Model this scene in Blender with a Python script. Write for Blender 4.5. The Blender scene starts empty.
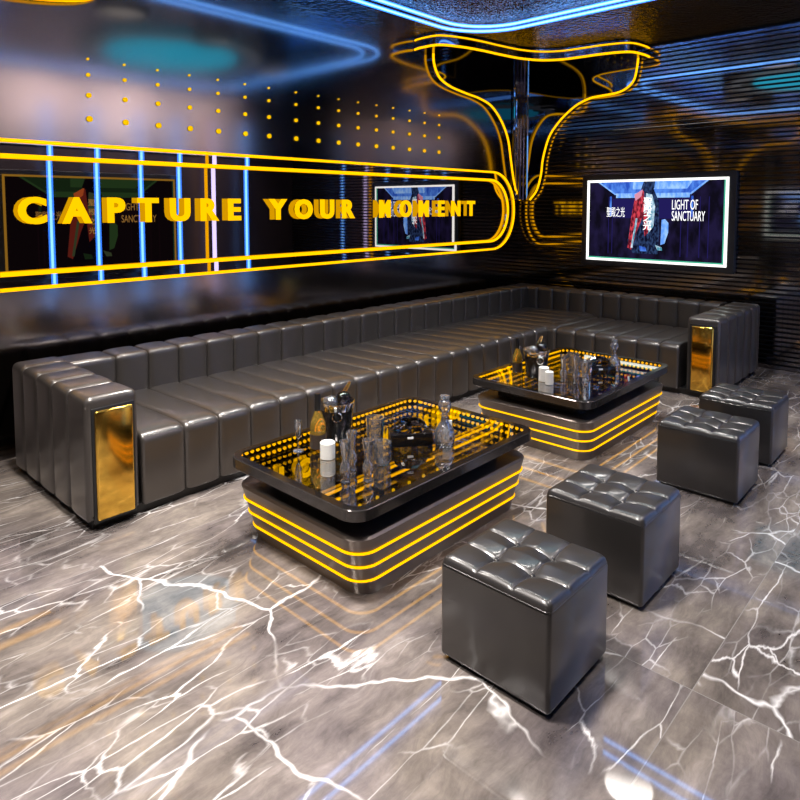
import bpy, bmesh, math, random
from math import sin, cos, pi, radians, sqrt, exp
from mathutils import Vector, Matrix

random.seed(7)
SC = bpy.context.scene
COL = SC.collection
YW, XW, XL, YB, H = 4.97, 7.766, -0.77, -0.12, 3.65
MIDX = 0.5 * (XW + XL)

# ------------------------------------------------------------------ materials
def nt(name):
    m = bpy.data.materials.new(name)
    m.use_nodes = True
    t = m.node_tree
    t.nodes.clear()
    out = t.nodes.new('ShaderNodeOutputMaterial')
    return m, t, out

def N(t, kind, **kw):
    n = t.nodes.new(kind)
    for k, v in kw.items():
        if k.startswith('i_'):
            n.inputs[k[2:].replace('_', ' ')].default_value = v
        else:
            setattr(n, k, v)
    return n

def P(name, col, rough=0.5, metal=0.0, spec=0.5, trans=0.0, ior=1.45, coat=0.0, bump=None, noise=None):
    m, t, out = nt(name)
    b = N(t, 'ShaderNodeBsdfPrincipled')
    b.inputs['Base Color'].default_value = (*col, 1)
    b.inputs['Roughness'].default_value = rough
    b.inputs['Metallic'].default_value = metal
    b.inputs['Specular IOR Level'].default_value = spec
    b.inputs['Transmission Weight'].default_value = trans
    b.inputs['IOR'].default_value = ior
    b.inputs['Coat Weight'].default_value = coat
    b.inputs['Coat Roughness'].default_value = 0.16
    t.links.new(b.outputs[0], out.inputs[0])
    if bump or noise:
        tc = N(t, 'ShaderNodeTexCoord')
    if bump:
        sc, st, dist = bump
        nz = N(t, 'ShaderNodeTexNoise')
        nz.inputs['Scale'].default_value = sc
        nz.inputs['Detail'].default_value = 3
        t.links.new(tc.outputs['Object'], nz.inputs['Vector'])
        bp = N(t, 'ShaderNodeBump')
        bp.inputs['Strength'].default_value = st
        bp.inputs['Distance'].default_value = dist
        t.links.new(nz.outputs['Fac'], bp.inputs['Height'])
        t.links.new(bp.outputs[0], b.inputs['Normal'])
    if noise:
        sc, lo, hi = noise
        nz = N(t, 'ShaderNodeTexNoise')
        nz.inputs['Scale'].default_value = sc
        t.links.new(tc.outputs['Object'], nz.inputs['Vector'])
        mr = N(t, 'ShaderNodeMapRange')
        mr.inputs['To Min'].default_value = lo
        mr.inputs['To Max'].default_value = hi
        t.links.new(nz.outputs['Fac'], mr.inputs['Value'])
        t.links.new(mr.outputs[0], b.inputs['Roughness'])
    return m

def EM(name, col, s=1.0):
    m, t, out = nt(name)
    e = N(t, 'ShaderNodeEmission')
    e.inputs['Color'].default_value = (*col, 1)
    e.inputs['Strength'].default_value = s
    t.links.new(e.outputs[0], out.inputs[0])
    return m

def glass_mix(name, tint, refl, rough=0.0):
    m, t, out = nt(name)
    tr = N(t, 'ShaderNodeBsdfTransparent')
    tr.inputs['Color'].default_value = (*tint, 1)
    gl = N(t, 'ShaderNodeBsdfGlossy')
    gl.inputs['Color'].default_value = (0.95, 0.95, 0.95, 1)
    gl.inputs['Roughness'].default_value = rough
    mx = N(t, 'ShaderNodeMixShader')
    mx.inputs[0].default_value = refl
    t.links.new(tr.outputs[0], mx.inputs[1])
    t.links.new(gl.outputs[0], mx.inputs[2])
    t.links.new(mx.outputs[0], out.inputs[0])
    return m

def marble():
    m, t, out = nt('marble')
    L = t.links.new
    b = N(t, 'ShaderNodeBsdfPrincipled')
    tc = N(t, 'ShaderNodeTexCoord')
    sep = N(t, 'ShaderNodeSeparateXYZ')
    L(tc.outputs['Object'], sep.inputs[0])
    def math_(op, a, c=None, clamp=False):
        n = N(t, 'ShaderNodeMath', operation=op, use_clamp=clamp)
        for k, v in enumerate((a, c)):
            if v is None: continue
            if isinstance(v, (int, float)): n.inputs[k].default_value = v
            else: L(v, n.inputs[k])
        return n.outputs[0]
    T = 2.4
    tx = math_('DIVIDE', math_('SUBTRACT', sep.outputs[0], 2.36), T)
    ty = math_('DIVIDE', math_('SUBTRACT', sep.outputs[1], 0.745), T)
    ix, iy = math_('FLOOR', tx), math_('FLOOR', ty)
    idn = math_('ADD', math_('MULTIPLY', ix, 3.37), math_('MULTIPLY', iy, 7.91))
    off = N(t, 'ShaderNodeCombineXYZ')
    L(math_('MULTIPLY', ix, 5.3), off.inputs[0]); L(math_('MULTIPLY', iy, 9.1), off.inputs[1]); L(idn, off.inputs[2])
    vadd = N(t, 'ShaderNodeVectorMath', operation='ADD')
    L(tc.outputs['Object'], vadd.inputs[0]); L(off.outputs[0], vadd.inputs[1])
    co = vadd.outputs[0]
    # stretched, turned coordinates for streaky veins
    mp = N(t, 'ShaderNodeMapping')
    mp.inputs['Rotation'].default_value = (0, 0, radians(-12))
    mp.inputs['Scale'].default_value = (0.40, 1.35, 1)
    L(co, mp.inputs[0])
    def warp(src, sc, amt, det=4):
        nz = N(t, 'ShaderNodeTexNoise')
        nz.inputs['Scale'].default_value = sc; nz.inputs['Detail'].default_value = det
        L(src, nz.inputs['Vector'])
        sb = N(t, 'ShaderNodeVectorMath', operation='SUBTRACT'); L(nz.outputs['Color'], sb.inputs[0]); sb.inputs[1].default_value = (.5, .5, .5)
        s2 = N(t, 'ShaderNodeVectorMath', operation='SCALE'); L(sb.outputs[0], s2.inputs[0]); s2.inputs['Scale'].default_value = amt
        ad = N(t, 'ShaderNodeVectorMath', operation='ADD'); L(src, ad.inputs[0]); L(s2.outputs[0], ad.inputs[1])
        return ad.outputs[0]
    def fac(src, sc, det=3, rough=.5):
        nz = N(t, 'ShaderNodeTexNoise')
        nz.inputs['Scale'].default_value = sc; nz.inputs['Detail'].default_value = det; nz.inputs['Roughness'].default_value = rough
        L(src, nz.inputs['Vector'])
        return nz.outputs['Fac']
    def rng(v, a, c, lo=0., hi=1.):
        r = N(t, 'ShaderNodeMapRange')
        r.inputs['From Min'].default_value = a; r.inputs['From Max'].default_value = c
        r.inputs['To Min'].default_value = lo; r.inputs['To Max'].default_value = hi
        L(v, r.inputs['Value'])
        return r.outputs[0]
    def vein(src, sc, width, mask):
        vo = N(t, 'ShaderNodeTexVoronoi', feature='DISTANCE_TO_EDGE')
        vo.inputs['Scale'].default_value = sc
        L(src, vo.inputs['Vector'])
        v = rng(vo.outputs['Distance'], 0.0, width, 1, 0)
        v = math_('POWER', v, 1.4)
        return math_('MULTIPLY', v, mask)
    w1 = warp(co, 2.2, .30); w2 = warp(mp.outputs[0], 3.0, .22, 6); w3 = warp(mp.outputs[0], 1.3, .35, 6)
    v1 = vein(w1, 1.15, .0125, rng(fac(co, 1.1), .48, .57))
    v2 = vein(w2, 3.6, .019, rng(fac(co, 2.3), .49, .64, 0, .9))
    v3 = vein(w3, 8.0, .042, rng(fac(mp.outputs[0], 3.1), .44, .64, 0, .6))
    veins = math_('MAXIMUM', v1, math_('MAXIMUM', v2, v3))
    # body tone
    body = math_('ADD', math_('MULTIPLY', fac(w3, 3.4, 8, .62), .5), math_('MULTIPLY', fac(w1, 2.4, 10, .66), .5))
    ramp = N(t, 'ShaderNodeValToRGB')
    cr = ramp.color_ramp
    cr.elements[0].position = .36; cr.elements[0].color = (.060, .050, .046, 1)
    cr.elements[1].position = .66; cr.elements[1].color = (.36, .31, .27, 1)
    e = cr.elements.new(.46); e.color = (.145, .122, .110, 1)
    e = cr.elements.new(.55); e.color = (.225, .190, .165, 1)
    L(body, ramp.inputs[0])
    # patches of cooler grey-violet
    mxp = N(t, 'ShaderNodeMix', data_type='RGBA', blend_type='MULTIPLY')
    L(rng(fac(co, 1.7, 4), .42, .62, 0, .8), mxp.inputs[0])
    L(ramp.outputs[0], mxp.inputs[6]); mxp.inputs[7].default_value = (.80, .80, .92, 1)
    mxv = N(t, 'ShaderNodeMix', data_type='RGBA')
    L(veins, mxv.inputs[0]); L(mxp.outputs[2], mxv.inputs[6]); mxv.inputs[7].default_value = (.86, .83, .82, 1)
    # tile joints and slight tile-to-tile tone
    def joint(v):
        fr = math_('FRACT', v)
        d = math_('MINIMUM', fr, math_('SUBTRACT', 1.0, fr))
        return math_('LESS_THAN', d, .0008)
    jn = math_('MAXIMUM', joint(tx), joint(ty))
    wn = N(t, 'ShaderNodeTexWhiteNoise', noise_dimensions='1D'); L(idn, wn.inputs['W'])
    tone = rng(wn.outputs['Value'], 0, 1, .88, .98)
    mp2 = N(t, 'ShaderNodeMapping'); mp2.inputs['Rotation'].default_value = (0, 0, radians(-14)); mp2.inputs['Scale'].default_value = (.22, 1.5, 1); L(w1, mp2.inputs[0])
    tone = math_('MULTIPLY', tone, rng(fac(mp2.outputs[0], 9.0, 6, .7), .32, .68, .72, 1.3))
    mt = N(t, 'ShaderNodeVectorMath', operation='SCALE'); L(mxv.outputs[2], mt.inputs[0]); L(tone, mt.inputs['Scale'])
    mj = N(t, 'ShaderNodeMix', data_type='RGBA'); L(jn, mj.inputs[0]); L(mt.outputs[0], mj.inputs[6]); mj.inputs[7].default_value = (.24, .22, .21, 1)
    L(mj.outputs[2], b.inputs['Base Color'])
    b.inputs['Roughness'].default_value = .035
    b.inputs['IOR'].default_value = 2.2
    L(b.outputs[0], out.inputs[0])
    return m

def hammered():
    m, t, out = nt('hammered_metal')
    L = t.links.new
    b = N(t, 'ShaderNodeBsdfPrincipled')
    b.inputs['Base Color'].default_value = (.075, .07, .066, 1)
    b.inputs['Metallic'].default_value = 1
    b.inputs['Roughness'].default_value = .035
    tc = N(t, 'ShaderNodeTexCoord')
    nz = N(t, 'ShaderNodeTexNoise'); nz.inputs['Scale'].default_value = 24; nz.inputs['Detail'].default_value = 1.5
    L(tc.outputs['Object'], nz.inputs['Vector'])
    bp = N(t, 'ShaderNodeBump'); bp.inputs['Strength'].default_value = .8; bp.inputs['Distance'].default_value = .03
    L(nz.outputs['Fac'], bp.inputs['Height']); L(bp.outputs[0], b.inputs['Normal'])
    L(b.outputs[0], out.inputs[0])
    return m

M = {}
M['floor'] = marble()
M['ceiling'] = hammered()
M['wall_gloss'] = P('satin_dark_metal', (.27, .25, .25), .125, 1.0)
M['slat'] = P('black_gloss_slat', (.34, .31, .30), .06, 1.0)
M['groove'] = P('matt_black', (.008, .008, .009), .6)
M['back'] = P('pale_taupe_lacquer', (.72, .62, .60), .5)
M['backdark'] = P('dark_maroon_lacquer', (.035, .024, .026), .4)
M['mirror'] = P('smoked_mirror', (.50, .47, .47), .012, 1.0)
M['blackglass'] = P('black_glass', (.20, .20, .22), .03, 1.0)
M['leather'] = P('black_leather', (.060, .052, .047), .36, .38, .7, coat=.8)
M['leather_stool'] = P('black_stool_leather', (.028, .025, .024), .37, .32, .7, coat=.65)
M['black'] = P('black_plinth', (.010, .010, .011), .4)
M['brass'] = P('polished_brass', (.95, .58, .10), .13, 1.0)
M['brass_side'] = P('brushed_brass', (.80, .50, .12), .25, 1.0)
M['table'] = P('bronze_lacquer', (.17, .140, .122), .30, .6)
M['table_rim'] = P('dark_bronze_rim', (.075, .068, .066), .14, .7)
M['cavity'] = P('cavity_mirror', (.72, .72, .74), .01, 1.0)
M['tabletop'] = glass_mix('half_mirror_glass', (.82, .83, .86), .50)
M['clear_pane'] = glass_mix('clear_pane', (1, 1, 1), .0)
def crystal(name, tint, base, top):
    m, t, out = nt(name)
    tr = N(t, 'ShaderNodeBsdfTransparent'); tr.inputs['Color'].default_value = (*tint, 1)
    gl = N(t, 'ShaderNodeBsdfGlossy'); gl.inputs['Roughness'].default_value = .02
    tl = N(t, 'ShaderNodeBsdfGlass'); tl.inputs['IOR'].default_value = 1.3; tl.inputs['Roughness'].default_value = .03; tl.inputs['Color'].default_value = (*tint, 1)
    fr = N(t, 'ShaderNodeFresnel'); fr.inputs['IOR'].default_value = 1.55
    mr = N(t, 'ShaderNodeMapRange'); mr.inputs['From Max'].default_value = .38; mr.inputs['To Min'].default_value = base; mr.inputs['To Max'].default_value = top
    t.links.new(fr.outputs[0], mr.inputs['Value'])
    m0 = N(t, 'ShaderNodeMixShader'); m0.inputs[0].default_value = .25
    t.links.new(tr.outputs[0], m0.inputs[1]); t.links.new(tl.outputs[0], m0.inputs[2])
    m1 = N(t, 'ShaderNodeMixShader')
    t.links.new(mr.outputs[0], m1.inputs[0]); t.links.new(m0.outputs[0], m1.inputs[1]); t.links.new(gl.outputs[0], m1.inputs[2])
    df = N(t, 'ShaderNodeBsdfDiffuse'); df.inputs['Color'].default_value = (.85, .88, 1.0, 1)
    m2 = N(t, 'ShaderNodeMixShader'); m2.inputs[0].default_value = .055
    t.links.new(m1.outputs[0], m2.inputs[1]); t.links.new(df.outputs[0], m2.inputs[2])
    t.links.new(m2.outputs[0], out.inputs[0])
    return m
M['glass'] = crystal('clear_glass', (.985, .99, 1.0), .10, 1.0)
M['darkglass'] = P('smoked_glass', (.30, .28, .30), 0.02, 0, .5, 1.0, 1.5)
M['chrome'] = P('chrome', (.85, .83, .80), .06, 1.0)
M['gunmetal'] = P('gunmetal', (.035, .032, .031), .20, .7)
M['gold'] = P('gold_metal', (1.0, .68, .25), .15, 1.0)
M['amber'] = P('amber_glass', (1.0, .62, .10), .01, 0, .5, .85, 1.45)
M['label'] = P('dark_label', (.03, .018, .012), .4)
M['cap'] = P('black_cap', (.008, .007, .007), .3)
M['wax'] = P('white_wax', (.88, .86, .82), .45)
M['card'] = P('white_card', (.9, .9, .9), .5)
M['lacquer'] = P('black_lacquer', (.006, .005, .005), .12)
M['yellow'] = EM('yellow_neon', (1.0, .45, .0), 1.75)
M['yellow_bead'] = EM('yellow_led_bead', (1.0, .45, .0), 3.0)
M['dot'] = EM('yellow_dot_glow', (1.0, .55, .0), 1.0)
M['letter'] = EM('yellow_letter_face', (1.0, .50, .0), 1.35)
M['letter_side'] = P('yellow_letter_side', (.8, .42, .02), .4)
M['blue'] = EM('blue_neon', (.11, .30, 1.0), 6.5)
def sleeve(name, col, st):
    m, t, out = nt(name)
    tr = N(t, 'ShaderNodeBsdfTransparent'); tr.inputs['Color'].default_value = (.9, .9, .9, 1)
    e = N(t, 'ShaderNodeEmission'); e.inputs['Color'].default_value = (*col, 1); e.inputs['Strength'].default_value = st
    a = N(t, 'ShaderNodeAddShader'); t.links.new(tr.outputs[0], a.inputs[0]); t.links.new(e.outputs[0], a.inputs[1]); t.links.new(a.outputs[0], out.inputs[0])
    return m
M['blue_core'] = EM('cyan_white_core', (.30, .72, 1.0), 2.6)
M['blue_sleeve'] = sleeve('blue_glow_sleeve', (.03, .20, 1.0), 1.5)
M['bluewhite'] = EM('violet_white_neon', (.62, .55, 1.0), 3.0)
M['white_led'] = EM('white_led', (1.0, 1.0, .96), 1.6)
M['green_led'] = EM('green_edge_led', (.10, .62, .40), .8)
M['teal'] = EM('teal_dome_glow', (.02, .34, .52), 2.6)
M['dome_ring'] = EM('dome_ring_glow', (.55, .60, .68), .35)
M['lamp'] = EM('lamp_lens', (1.0, .93, .86), .6)
M['bezel'] = P('tv_bezel', (.018, .018, .02), .3)

# ------------------------------------------------------------------ mesh builder
class MB:
    def __init__(s):
        s.v, s.f, s.m = [], [], []
    def add(s, vs, fs, mi=0):
        o = len(s.v)
        s.v += [tuple(v) for v in vs]
        s.f += [tuple(i + o for i in f) for f in fs]
        s.m += [mi] * len(fs)
        return s
    def box(s, c, d, bev=0.0, seg=2, mi=0, rot=None):
        bm = bmesh.new()
        bmesh.ops.create_cube(bm, size=1)
        for v in bm.verts:
            v.co = Vector((v.co.x * d[0], v.co.y * d[1], v.co.z * d[2]))
        if bev > 0:
            bmesh.ops.bevel(bm, geom=bm.edges[:], offset=bev, segments=seg, affect='EDGES', profile=.5)
        R = rot or Matrix.Identity(3)
        bm.verts.ensure_lookup_table()
        s.add([R @ v.co + Vector(c) for v in bm.verts], [[v.index for v in f.verts] for f in bm.faces], mi)
        bm.free()
        return s
    def loft(s, rings, closed=True, cap0=False, cap1=False, mi=0, loop=False):
        n = len(rings[0])
        vs = [p for r in rings for p in r]
        fs = []
        K = len(rings)
        for k in range(K if loop else K - 1):
            k2 = (k + 1) % K
            for i in range(n if closed else n - 1):
                j = (i + 1) % n
                fs.append((k * n + i, k * n + j, k2 * n + j, k2 * n + i))
        if cap0: fs.append(tuple(range(n - 1, -1, -1)))
        if cap1: fs.append(tuple((K - 1) * n + i for i in range(n)))
        return s.add(vs, fs, mi)
    def lathe(s, c, prof, seg=32, mi=0, rot=None):
        R = rot or Matrix.Identity(3)
        rings = []
        for r, z in prof:
            rings.append([R @ Vector((r * cos(2 * pi * i / seg), r * sin(2 * pi * i / seg), z)) + Vector(c) for i in range(seg)])
        return s.loft(rings, True, True, True, mi)
    def tube(s, path, r, seg=8, closed=False, mi=0, up=(0, 0, 1)):
        path = [Vector(p) for p in path]
        n = len(path)
        rings = []
        prev = None
        for i in range(n):
            a = path[(i - 1) % n] if (closed or i > 0) else path[i]
            b = path[(i + 1) % n] if (closed or i < n - 1) else path[i]
            t = (b - a).normalized()
            u = Vector(up)
            if abs(t.dot(u)) > .95 and prev is None:
                u = Vector((1, 0, 0))
            if prev is not None:
                u = prev
            x = (u - t * u.dot(t)).normalized()
            y = t.cross(x)
            prev = x
            rings.append([path[i] + (x * cos(2 * pi * k / seg) + y * sin(2 * pi * k / seg)) * r for k in range(seg)])
        return s.loft(rings, True, not closed, not closed, mi, loop=closed)
    def prism(s, poly, axis, a, b, mi=0):
        """poly: 2-D outline; extruded along the axis (0 x, 1 y, 2 z) from a to b"""
        def put(p, t):
            if axis == 0: return (t, p[0], p[1])
            if axis == 1: return (p[0], t, p[1])
            return (p[0], p[1], t)
        n = len(poly)
        s.add([put(p, a) for p in poly] + [put(p, b) for p in poly],
              [tuple(range(n))[::-1], tuple(range(n, 2 * n))] + [(i, (i + 1) % n, n + (i + 1) % n, n + i) for i in range(n)], mi)
        return s
    def build(s, name, mats, parent=None, loc=None, smooth=True, angle=35):
        me = bpy.data.meshes.new(name)
        base = Vector(loc) if loc is not None else (Vector(parent.location) if parent is not None and parent.parent is None else Vector((0, 0, 0)))
        if parent is not None and parent.parent is not None:
            base = world_of(parent)
        me.from_pydata([tuple(Vector(v) - base) for v in s.v], [], s.f)
        for m in (mats if isinstance(mats, (list, tuple)) else [mats]):
            me.materials.append(m)
        for p, mi in zip(me.polygons, s.m):
            p.material_index = mi
            p.use_smooth = smooth
        bm = bmesh.new(); bm.from_mesh(me)
        bmesh.ops.recalc_face_normals(bm, faces=bm.faces[:])
        bm.to_mesh(me); bm.free()
        if smooth:
            me.set_sharp_from_angle(angle=radians(angle))
        o = bpy.data.objects.new(name, me)
        COL.objects.link(o)
        if parent is not None:
            o.parent = parent
            o.location = base - world_of(parent)
        else:
            o.location = base
        return o

def world_of(o):
    w = Vector(o.location)
    while o.parent is not None:
        o = o.parent
        w += Vector(o.location)
    return w

def tag(o, label, cat, group=None):
    o['label'] = label; o['category'] = cat
    if group: o['group'] = group
    return o

def thing(name, label, cat, loc=(0, 0, 0), group=None):
    o = bpy.data.objects.new(name, None)
    o.empty_display_size = .05
    COL.objects.link(o)
    o.location = loc
    return tag(o, label, cat, group)

def struct(o):
    o['kind'] = 'structure'
    return o

def dup(root, loc, label=None, group=None):
    r = root.copy(); COL.objects.link(r); r.location = loc
    if label: r['label'] = label
    if group: r['group'] = group
    for ch in list(root.children):
        c = ch.copy(); COL.objects.link(c); c.parent = r
        for g in list(ch.children):
            d = g.copy(); COL.objects.link(d); d.parent = c
    return r

def rrect(cx, cy, w, d, r, seg=8):
    pts = []
    for (sx, sy, a0) in ((1, 1, 0), (-1, 1, 90), (-1, -1, 180), (1, -1, 270)):
        for i in range(seg + 1):
            a = radians(a0 + 90 * i / seg)
            pts.append((cx + sx * (w / 2 - r) + r * cos(a), cy + sy * (d / 2 - r) + r * sin(a)))
    return pts

def roundpoly(pts, rad, seg=6):
    out = []
    n = len(pts)
    for i in range(n):
        p0, p1, p2 = Vector(pts[i - 1]), Vector(pts[i]), Vector(pts[(i + 1) % n])
        r = rad[i]
        if r <= 0:
            out.append(p1); continue
        a, b = (p0 - p1).normalized(), (p2 - p1).normalized()
        for k in range(seg + 1):
            t = k / seg
            q0, q1 = p1 + a * r, p1 + b * r
            out.append(q0 * (1 - t) ** 2 + p1 * 2 * t * (1 - t) + q1 * t * t)
    # densify long edges
    res = []
    m = len(out)
    for i in range(m):
        a, b = out[i], out[(i + 1) % m]
        res.append(a)
        L = (b - a).length
        k = int(L / .07)
        for j in range(1, k + 1):
            res.append(a.lerp(b, j / (k + 1)))
    return res

def normals2(pts):
    n = len(pts)
    area = sum(pts[i].x * pts[(i + 1) % n].y - pts[(i + 1) % n].x * pts[i].y for i in range(n))
    sg = 1 if area > 0 else -1
    res = []
    for i in range(n):
        t = (pts[(i + 1) % n] - pts[i - 1]).normalized()
        res.append(Vector((t.y, -t.x)) * sg)
    return res

def smoothpath(pts, n=10):
    """Catmull-Rom through the points"""
    P_ = [Vector(p) for p in pts]
    res = []
    for i in range(len(P_) - 1):
        p0 = P_[max(i - 1, 0)]; p1 = P_[i]; p2 = P_[i + 1]; p3 = P_[min(i + 2, len(P_) - 1)]
        for k in range(n):
            t = k / n
            res.append(.5 * ((2 * p1) + (p2 - p0) * t + (2 * p0 - 5 * p1 + 4 * p2 - p3) * t * t + (3 * p1 - p0 - 3 * p2 + p3) * t ** 3))
    res.append(P_[-1])
    return res

# ------------------------------------------------------------------ the room
b = MB(); b.box((MIDX, 2.43, -.05), (9.4, 6.0, .10)); struct(b.build('floor', M['floor'], loc=(0, 0, 0)))
b = MB(); b.box((MIDX, 2.43, H + .05), (9.4, 6.0, .10)); struct(b.build('ceiling', M['ceiling'], loc=(0, 0, 0)))
b = MB(); b.box((MIDX, YW + .1, H / 2), (XW - XL + .4, .2, H)); struct(b.build('wall_left', M['wall_gloss'], loc=(0, YW, 0)))
b = MB(); b.box((MIDX, YB - .1, H / 2), (XW - XL + .4, .2, H)); struct(b.build('wall_back', M['backdark'], loc=(0, YB, 0)))
b = MB(); b.box((4.55, YB + .01, 3.12), (4.3, .03, 1.04)); struct(b.build('trim_1', M['back'], loc=(0, YB, 0)))
b = MB(); b.box((4.55, YB + .01, .30), (4.3, .03, .60)); struct(b.build('trim_2', M['back'], loc=(0, YB, 0)))

def slat_wall(x0, sgn, name):
    """horizontal slats standing off a matt black backing; sgn = direction into the room"""
    b = MB()
    b.box((x0 - sgn * .1, 2.43, H / 2), (.15, YW - YB + .2, H), mi=1)
    z = .0
    pitch = .0505
    while z + pitch < H:
        z0, z1 = z + .008, z + pitch - .008
        xa, xb = x0 - sgn * .03, x0
        prof = [(xa, z0), (xb - sgn * .003, z0), (xb, z0 + .003), (xb, z1 - .003), (xb - sgn * .003, z1), (xa, z1)]
        b.prism(prof, 1, YB, YW)
        z += pitch
    return struct(b.build(name, [M['slat'], M['groove']], loc=(x0, 0, 0), smooth=False))
slat_wall(XW, -1, 'wall_right')
slat_wall(XL, 1, 'wall_front')

# ------------------------------------------------------------------ corner fan features with yellow neon profiles
FIN = [(1.905, 3.56), (1.895, 3.40), (1.80, 3.255), (1.60, 3.175), (1.28, 3.13), (.99, 3.10), (.725, 3.03), (.495, 2.855),
       (.345, 2.64), (.27, 2.37), (.215, 2.165), (.14, 1.965), (.03, 1.83)]       # distance from the corner, height
FINR = [(1.70, 3.56), (1.685, 3.40), (1.65, 3.255), (1.565, 3.172), (1.44, 3.128), (1.22, 3.113), (1.088, 3.10), (.924, 3.045), (.785, 2.955),
        (.644, 2.83), (.514, 2.655), (.43, 2.387), (.40, 2.16), (.34, 1.96), (.235, 1.83)]
RIM = [(5.60, 4.965), (5.575, 4.83), (5.61, 4.62), (5.83, 4.505), (6.11, 4.435), (6.45, 4.39), (6.78, 4.325), (7.02, 4.20),
       (7.16, 4.007), (7.205, 3.766), (7.23, 3.522), (7.29, 3.309), (7.38, 3.205), (7.58, 3.165), (7.735, 3.165)]

def corner(mirror, label):
    ks = 1.55 if mirror else 1.0
    fx = (lambda x: XL + (XW - x) * ks) if mirror else (lambda x: x)
    xc = fx(XW)
    s = -1 if mirror else 1
    t = thing('corner_light_feature', label, 'light feature', (xc, YW, 1.8), 'corner light features')
    w = smoothpath([(a * ks, z, 0) for a, z in FIN], 6)
    T = .045
    poly = [(p.x, p.y) for p in w] + [(.0, 1.83), (.0, 3.56)]
    b = MB(); b.prism([(xc - s * a, z) for a, z in poly], 1, YW - T, YW)
    b.build('side_panel', M['blackglass'], t, smooth=False)
    b = MB(); b.tube([(xc - s * p.x, YW - .06, p.y) for p in w], .0135, 8, up=(0, 1, 0))
    b.build('neon_tube', M['yellow'], t)
    w = smoothpath([(a, z, 0) for a, z in FINR], 6)
    poly = [(p.x, p.y) for p in w] + [(.0, 1.83), (.0, 3.56)]
    b = MB(); b.prism([(YW - a, z) for a, z in poly], 0, xc - s * T, xc)
    b.build('side_panel', M['blackglass'], t, smooth=False)
    b = MB(); b.tube([(xc - s * .06, YW - p.x, p.y) for p in w], .0135, 8, up=(1, 0, 0))
    b.build('neon_tube', M['yellow'], t)
    # concave fluted cove in the corner itself
    cove = []
    R = .15
    for i in range(13):
        a = radians(90 * i / 12)
        r = R + .012 * cos(6 * 2 * pi * i / 12)
        cove.append((xc - s * (T + R - r * sin(a)), YW - (T + R - r * cos(a))))
    cove += [(xc - s * .01, YW - .01)]
    b = MB(); b.prism(cove, 2, 1.83, 3.5); b.build('cove', M['blackglass'], t, angle=50)
    rim = smoothpath([(fx(x), y, 0) for x, y in RIM], 8)
    poly = [(p.x, p.y) for p in rim] + [(xc - s * .01, 3.165), (xc - s * .01, YW - .005), (fx(5.60), YW - .005)]
    b = MB(); b.prism(poly, 2, 3.505, 3.645); b.build('canopy', M['blackglass'], t, angle=50)
    for z in (3.508, 3.610):
        b = MB()
        # tubes ride just outside the canopy's edge
        pts = []
        for i, p in enumerate(rim):
            a = rim[max(i - 1, 0)]; c = rim[min(i + 1, len(rim) - 1)]
            tg = (c - a).normalized()
            n = Vector((tg.y, -tg.x, 0)) * s
            q = p + n * .012
            pts.append((q.x, min(q.y, YW - .02), z))
        b.tube(pts, .0135 if z < 3.55 else .009, 8)
        b.build('rim_neon_tube', M['yellow'], t)
    return t
corner(False, 'black flaring corner feature outlined by yellow neon, between sign wall and slatted screen wall')
corner(True, 'yellow neon rim tip cut by the top left picture corner, above the wall sign')

# ------------------------------------------------------------------ sign wall: mirror plate, neon outlines, letters, dots
def racetrack(x0, x1, z0, z1, r, seg=14):
    pts = []
    for (x, z, a0) in ((x1 - r, z1 - r, 90), (x1 - r, z0 + r, 0), (x0 + r, z0 + r, 270), (x0 + r, z1 - r, 180)):
        for i in range(seg + 1):
            a = radians(a0 - 90 * i / seg)
            pts.append((x + r * cos(a), z + r * sin(a)))
    return pts
t = thing('mirror_sign_panel', 'long round-ended smoked mirror panel on the left wall behind the yellow letters', 'wall panel', (MIDX, YW, 1.2))
OUT = racetrack(-.62, 7.625, 1.165, 2.205, .50)
INN = racetrack(-.47, 7.47, 1.285, 2.085, .40)
b = MB()
n = len(OUT)
yf, yi = YW - .035, YW - .004
vs = [(x, YW, z) for x, z in OUT] + [(x, yf, z) for x, z in OUT] + [(x, yf, z) for x, z in INN] + [(x, yi, z) for x, z in INN]
fs = []
for k in range(3):
    for i in range(n):
        j = (i + 1) % n
        fs.append((k * n + i, k * n + j, (k + 1) * n + j, (k + 1) * n + i))
b.add(vs, fs); b.build('mirror_border', M['mirror'], t, smooth=False)
b = MB(); b.prism(INN, 1, YW - .012, YW - .001); b.build('mirror_plate', M['mirror'], t, smooth=False)
b = MB(); b.tube([(x, YW - .046, z) for x, z in racetrack(-.61, 7.61, 1.178, 2.190, .49)], .0125, 8, True, up=(0, 1, 0))
tag(b.build('neon_outline', M['yellow'], loc=(MIDX, YW - .05, 1.68)), 'outer yellow neon outline running round the edge of the mirror sign panel', 'neon light')
b = MB(); b.tube([(x, YW - .049, z) for x, z in racetrack(-.455, 7.455, 1.285, 2.085, .40)], .0155, 8, True, up=(0, 1, 0))
tag(b.build('neon_outline', M['yellow'], loc=(MIDX, YW - .05, 1.68)), 'inner thicker yellow neon outline framing the letters on the mirror panel', 'neon light')

def text_mesh(txt, size, extrude, offset, name):
    cu = bpy.data.curves.new(name + '_curve', 'FONT')
    cu.body = txt; cu.size = size; cu.extrude = extrude; cu.offset = offset
    cu.align_x = 'CENTER'; cu.resolution_u = 4
    o = bpy.data.objects.new(name + '_tmp', cu); COL.objects.link(o)
    bpy.context.view_layer.update()
    dg = bpy.context.evaluated_depsgraph_get()
    me = bpy.data.meshes.new_from_object(o.evaluated_get(dg))
    bpy.data.objects.remove(o); bpy.data.curves.remove(cu)
    me.name = name
    return me

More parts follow.
